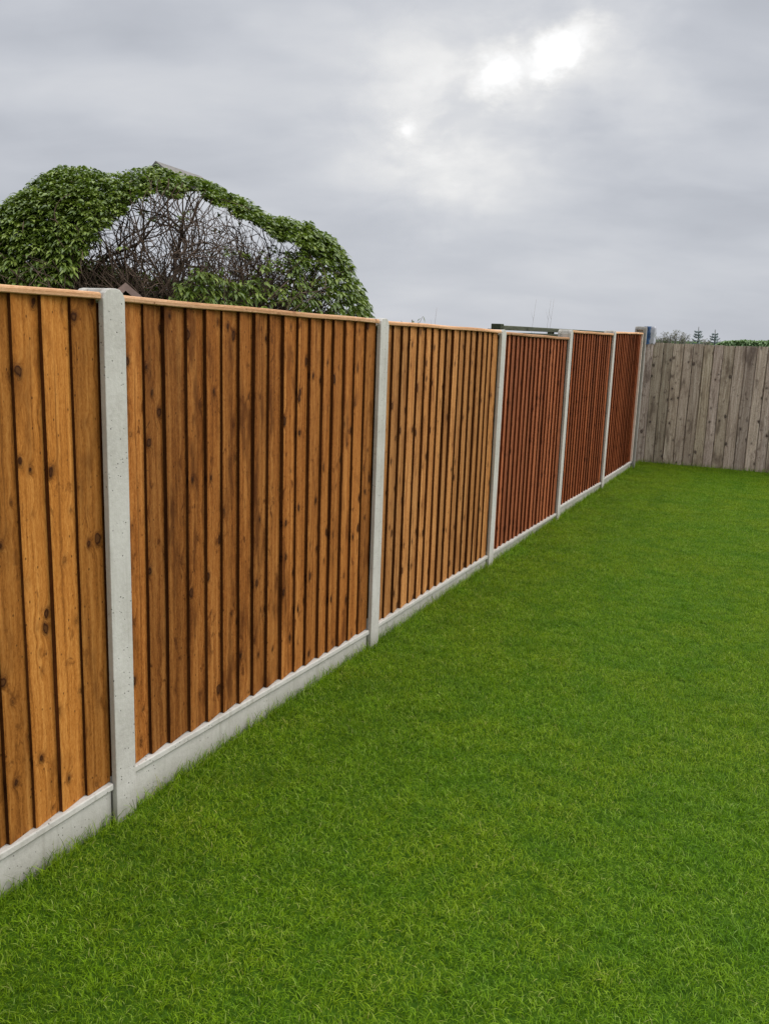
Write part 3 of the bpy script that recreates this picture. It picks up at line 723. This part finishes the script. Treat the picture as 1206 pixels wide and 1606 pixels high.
ld = rng.normal(0, 1, (10, 3)); ld /= np.linalg.norm(ld, axis=1)[:, None]
o = leaves_mesh('leaves', lp, ld, np.full(10, .035), np.full(10, .016), M_leaf); o.parent = spr

# ------------------------------------------------------------------ far trees and hedge
def far_pos(azd, dist): a = math.radians(azd); return CAM.x + dist * math.sin(a), CAM.y + dist * math.cos(a)
def conifer(azd, dist, h, seed, lab):
    x_, y_ = far_pos(azd, dist); root = empty('conifer_tree', (x_, y_, 0)); r = random.Random(seed)
    tag(root, lab, 'tree', 'conifers on the skyline')
    m = MB(); m.tube([(0, 0, 0), (.05, 0, h * .6), (0, 0, h)], [.12, .07, .02], 6); o = m.build('trunk', M_bark_far, smooth=True); o.parent = root
    P, D, L2 = [], [], []
    nt = 9
    for t in range(nt):
        z = h * (.10 + .84 * t / nt) + r.uniform(-.04, .04); reach = h * .36 * (1 - t / nt) ** .9 + .12
        for b in range(5):
            a = b * 2 * math.pi / 5 + t * 1.3 + r.uniform(-.25, .25); rr_ = reach * r.uniform(.65, 1.12)
            for q in range(14):
                f = (q + 1) / 14
                for _ in range(3):
                    P.append((math.cos(a) * rr_ * f, math.sin(a) * rr_ * f, z + rr_ * (.45 * f * f - .12 * f) + r.uniform(-.015, .03)))
                    aa = a + r.uniform(-.9, .9); D.append((math.cos(aa), math.sin(aa), r.uniform(-.2, .35))); L2.append(.22 * (1.1 - .5 * f))
    for q in range(30):
        P.append((0, 0, h * (.9 + .1 * q / 30))); aa = r.uniform(0, 6.3); D.append((math.cos(aa), math.sin(aa), .7)); L2.append(.09)
    D = np.array(D); D /= np.linalg.norm(D, axis=1)[:, None]
    o = leaves_mesh('crown', np.array(P), D, np.array(L2), np.array(L2) * .25, M_needle); o.parent = root
conifer(-6.25, 85, 2.75, 1, 'taller narrow blue green conifer on the skyline, nearer the bare bush')
conifer(-5.32, 85, 2.55, 2, 'smaller blue green conifer on the skyline, next to the far hedge')
def bush(azd, dist, h, wd, seed, lab, leafy):
    x_, y_ = far_pos(azd, dist); root = empty('bare_bush', (x_, y_, 0)); r = random.Random(seed)
    tag(root, lab, 'bush')
    m = MB(); tips = []
    for k in range(int(wd * 26)):
        bx_ = r.uniform(-.35, .35) * wd; hx = bx_ * 1.5 + r.uniform(-.2, .2); hh = h * (1 - .35 * (2 * hx / wd / 1.2) ** 2) * r.uniform(.82, 1.03)
        by = r.uniform(-.4, .4); p = [Vector((bx_ * .4, by * .3, 0)), Vector((bx_, by, hh * .5)), Vector((hx * .8, by, hh * .8)), Vector((hx, by + r.uniform(-.2, .2), hh))]
        m.tube(p, [.03, .02, .012, .006], 4, cap=False)
        for q in range(5):
            s_ = p[1].lerp(p[3], r.uniform(.1, 1)); e = s_ + Vector((r.uniform(-.25, .25), r.uniform(-.25, .25), r.uniform(.1, .35))); e.z = min(e.z, hh * 1.04)
            m.tube([s_, e], [.01, .005], 3, cap=False); tips.append(e)
    o = m.build('branches', M_bark_far, smooth=True); o.parent = root
    P = np.array([tuple(t + Vector((r.uniform(-.1, .1), r.uniform(-.1, .1), r.uniform(-.15, .05)))) for t in tips for _ in range(leafy)])
    D = rng.normal(0, 1, P.shape); D /= np.linalg.norm(D, axis=1)[:, None]
    o = leaves_mesh('buds', P, D, np.full(len(P), .10), np.full(len(P), .05), M_budd); o.parent = root; o['kind'] = 'stuff'
M_budd = m_leaf('drab_spring_bud', (.16, .15, .10), (.22, .21, .14), (.28, .27, .2), .8, .1)
bush(-7.5, 70, 2.20, 2.4, 3, 'wide drab bare bush on the skyline left of the conifers', 3)
bush(-8.7, 70, 1.72, 1.3, 4, 'low pale bare bush on the skyline beside the corner post', 2)
bush(-5.85, 72, 1.72, .9, 8, 'small dull bush on the skyline between the two conifers', 3)
# far hedge (its plants cannot be counted)
hx0, hy0 = far_pos(-5.1, 62); hx1, hy1 = far_pos(6, 62); nL = 26000
t = rng.random(nL); P = np.stack([hx0 + (hx1 - hx0) * t, hy0 + (hy1 - hy0) * t + rng.uniform(-.7, .7, nL), np.zeros(nL)], 1)
hh = 1.665 - .30 * np.exp(-t * 28) + .02 * np.sin(t * 60) + .012 * np.sin(t * 211)
P[:, 2] = hh * (1 - np.abs(rng.normal(0, .22, nL))).clip(.05, 1)
D = rng.normal(0, 1, P.shape); D /= np.linalg.norm(D, axis=1)[:, None]
hd = leaves_mesh('hedge', P, D, np.full(nL, .17), np.full(nL, .10), M_hedge)
tag(hd, 'low green hedge in the distance beyond the weathered fence', 'hedge', kind='stuff')

# ------------------------------------------------------------------ grass
def m_grass():
    m, g = newmat('grass_blade')
    rn = g.n('ShaderNodeAttribute', attribute_name='rnd').outputs['Fac']; ht_ = g.n('ShaderNodeAttribute', attribute_name='ht').outputs['Fac']
    pos = g.n('ShaderNodeNewGeometry').outputs['Position']
    col = g.ramp(rn, [(0, (.058, .128, .003)), (.45, (.148, .278, .004)), (.85, (.245, .395, .014)), (.97, (.33, .45, .08)), (1, (.42, .43, .13))])
    n = g.noise(pos, 1.3, 4, .55); n2 = g.noise(g.v('ADD', pos, (9, 3, 0)), 4.5, 3, .5)
    col = g.mix(g.m('MULTIPLY', g.ms(n, .40, .62), .6), col, g.v('MULTIPLY', col, (1.28, 1.05, .9)))
    col = g.mix(g.m('MULTIPLY', g.ms(n2, .42, .68), .7), col, g.v('MULTIPLY', col, (.62, .80, .75)))
    px_ = g.n('ShaderNodeSeparateXYZ', {0: pos}).outputs[0]
    worn = g.m('MULTIPLY', g.ms(g.m('ADD', px_, g.m('MULTIPLY', n, 1.3)), .75, 1.65, 1, 0), g.ms(n2, .35, .6))
    col = g.mix(g.m('MULTIPLY', worn, .38), col, g.v('MULTIPLY', col, (1.15, .80, 1.2)))
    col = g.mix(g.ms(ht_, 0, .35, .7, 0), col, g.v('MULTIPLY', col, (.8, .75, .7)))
    p = g.n('ShaderNodeBsdfPrincipled', {'Base Color': col, 'Roughness': .5, 'Specular IOR Level': .14})
    tr = g.n('ShaderNodeBsdfTranslucent', {'Color': g.v('MULTIPLY', col, (1.3, 1.4, .6))})
    mx = g.n('ShaderNodeMixShader', {0: .28, 1: p.outputs[0], 2: tr.outputs[0]})
    g.n('ShaderNodeOutputMaterial', {'Surface': mx.outputs[0]}); return m
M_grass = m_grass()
def blades(name, X, Y, H, Wd, curl, link=False, swirl=None):
    n = len(X); a = rng.uniform(0, 2 * math.pi, n) if swirl is None else swirl + rng.normal(0, 1.9, n); dirv = np.stack([np.cos(a), np.sin(a)], 1); tw_ = a + math.pi / 2 + rng.normal(0, .5, n)
    sd_ = np.stack([np.cos(tw_), np.sin(tw_)], 1); ts = [0, .33, .66, 1.0]
    V = np.zeros((n, 8, 3)); ht_ = np.zeros((n, 8))
    side = rng.normal(0, .35, n)
    for i, t in enumerate(ts):
        lean = curl * t ** 1.7; z = H * (t - .55 * np.clip(curl, 0, 1.3) * t ** 2.4)
        cx_ = X + dirv[:, 0] * H * lean + -dirv[:, 1] * H * side * t * t; cy_ = Y + dirv[:, 1] * H * lean + dirv[:, 0] * H * side * t * t
        hw = Wd * (.5, .48, .36, .06)[i]
        for s_, k in ((-1, 0), (1, 1)):
            V[:, i * 2 + k, 0] = cx_ + s_ * sd_[:, 0] * hw; V[:, i * 2 + k, 1] = cy_ + s_ * sd_[:, 1] * hw; V[:, i * 2 + k, 2] = z
            ht_[:, i * 2 + k] = t
    F = np.array([(0, 1, 3, 2), (2, 3, 5, 4), (4, 5, 7, 6)])
    F = (F[None] + (np.arange(n) * 8)[:, None, None]).reshape(-1, 4)
    rn = rng.random(n) ** 1.1
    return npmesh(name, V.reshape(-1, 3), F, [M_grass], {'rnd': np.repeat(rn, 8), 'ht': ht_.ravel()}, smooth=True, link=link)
src = bpy.data.collections.new('grass_sources')
PS = .5
for k in range(5):
    n = 8500; X = rng.uniform(-PS / 2, PS / 2, n); Y = rng.uniform(-PS / 2, PS / 2, n)
    tuft = np.array([mnoise.noise(Vector((x * 13, y * 13, k * 7.7))) for x, y in zip(X, Y)])
    sw = np.array([mnoise.noise(Vector((x * 9, y * 9, 40 + k * 7.7))) for x, y in zip(X, Y)]) * 9
    o = blades('turf_patch', X, Y, (.0205 + .010 * tuft) * rng.uniform(.6, 1.3, n), rng.uniform(.0014, .0026, n), np.abs(rng.normal(.8, .35, n)), swirl=sw)
    src.objects.link(o)
pts = []
y = -1.0
while y < 12.35 - PS / 2 + .01:
    x = PS / 2 - .018
    while x < 5.0: pts.append((x, y + PS / 2 - PS / 2, 0)); x += PS
    y += PS
pts.append((0, 0, 0)); pts.pop()
me = bpy.data.meshes.new('grass'); me.from_pydata(pts, [], []); go = bpy.data.objects.new('grass', me); C.objects.link(go)
ng = bpy.data.node_groups.new('scatter', 'GeometryNodeTree')
ng.interface.new_socket('Geometry', in_out='INPUT', socket_type='NodeSocketGeometry'); ng.interface.new_socket('Geometry', in_out='OUTPUT', socket_type='NodeSocketGeometry')
gi = ng.nodes.new('NodeGroupInput'); go_ = ng.nodes.new('NodeGroupOutput')
m2p = ng.nodes.new('GeometryNodeMeshToPoints'); iop = ng.nodes.new('GeometryNodeInstanceOnPoints'); ci = ng.nodes.new('GeometryNodeCollectionInfo')
ci.inputs['Collection'].default_value = src; ci.inputs['Separate Children'].default_value = True; ci.inputs['Reset Children'].default_value = True
iop.inputs['Pick Instance'].default_value = True
ri = ng.nodes.new('FunctionNodeRandomValue'); ri.data_type = 'INT'; ri.inputs[4].default_value = 0; ri.inputs[5].default_value = 4
rr = ng.nodes.new('FunctionNodeRandomValue'); rr.data_type = 'INT'; rr.inputs[4].default_value = 0; rr.inputs[5].default_value = 3; rr.inputs['Seed'].default_value = 5
mu = ng.nodes.new('ShaderNodeMath'); mu.operation = 'MULTIPLY'; mu.inputs[1].default_value = math.pi / 2
cx3 = ng.nodes.new('ShaderNodeCombineXYZ')
lk = ng.links.new
lk(gi.outputs[0], m2p.inputs['Mesh']); lk(m2p.outputs[0], iop.inputs['Points']); lk(ci.outputs[0], iop.inputs['Instance'])
lk(ri.outputs[2], iop.inputs['Instance Index']); lk(rr.outputs[2], mu.inputs[0]); lk(mu.outputs[0], cx3.inputs[2]); lk(cx3.outputs[0], iop.inputs['Rotation'])
lk(iop.outputs[0], go_.inputs[0])
md = go.modifiers.new('scatter', 'NODES'); md.node_group = ng
tag(go, 'short thick green lawn grass', 'grass', kind='stuff')
# longer untrimmed blades along the foot of both fences
n = 5200; Y = rng.uniform(1.0, 12.2, n); X = -.020 + np.abs(rng.normal(0, .028, n))
n2 = 700; X2 = rng.uniform(0, 2.2, n2); Y2 = 12.26 - np.abs(rng.normal(0, .03, n2))
inpost = np.zeros(n, bool)
for yy in YS: inpost |= (np.abs(Y - yy) < .05) & (X < .003)
X, Y = X[~inpost], Y[~inpost]
X = np.concatenate([X, X2]); Y = np.concatenate([Y, Y2]); n = len(X)
o = blades('edge_grass', X, Y, rng.uniform(.035, .085, n), rng.uniform(.0016, .0028, n), np.abs(rng.normal(.5, .3, n)), link=True)
tag(o, 'longer untrimmed grass blades at the foot of the fences', 'grass', kind='stuff')
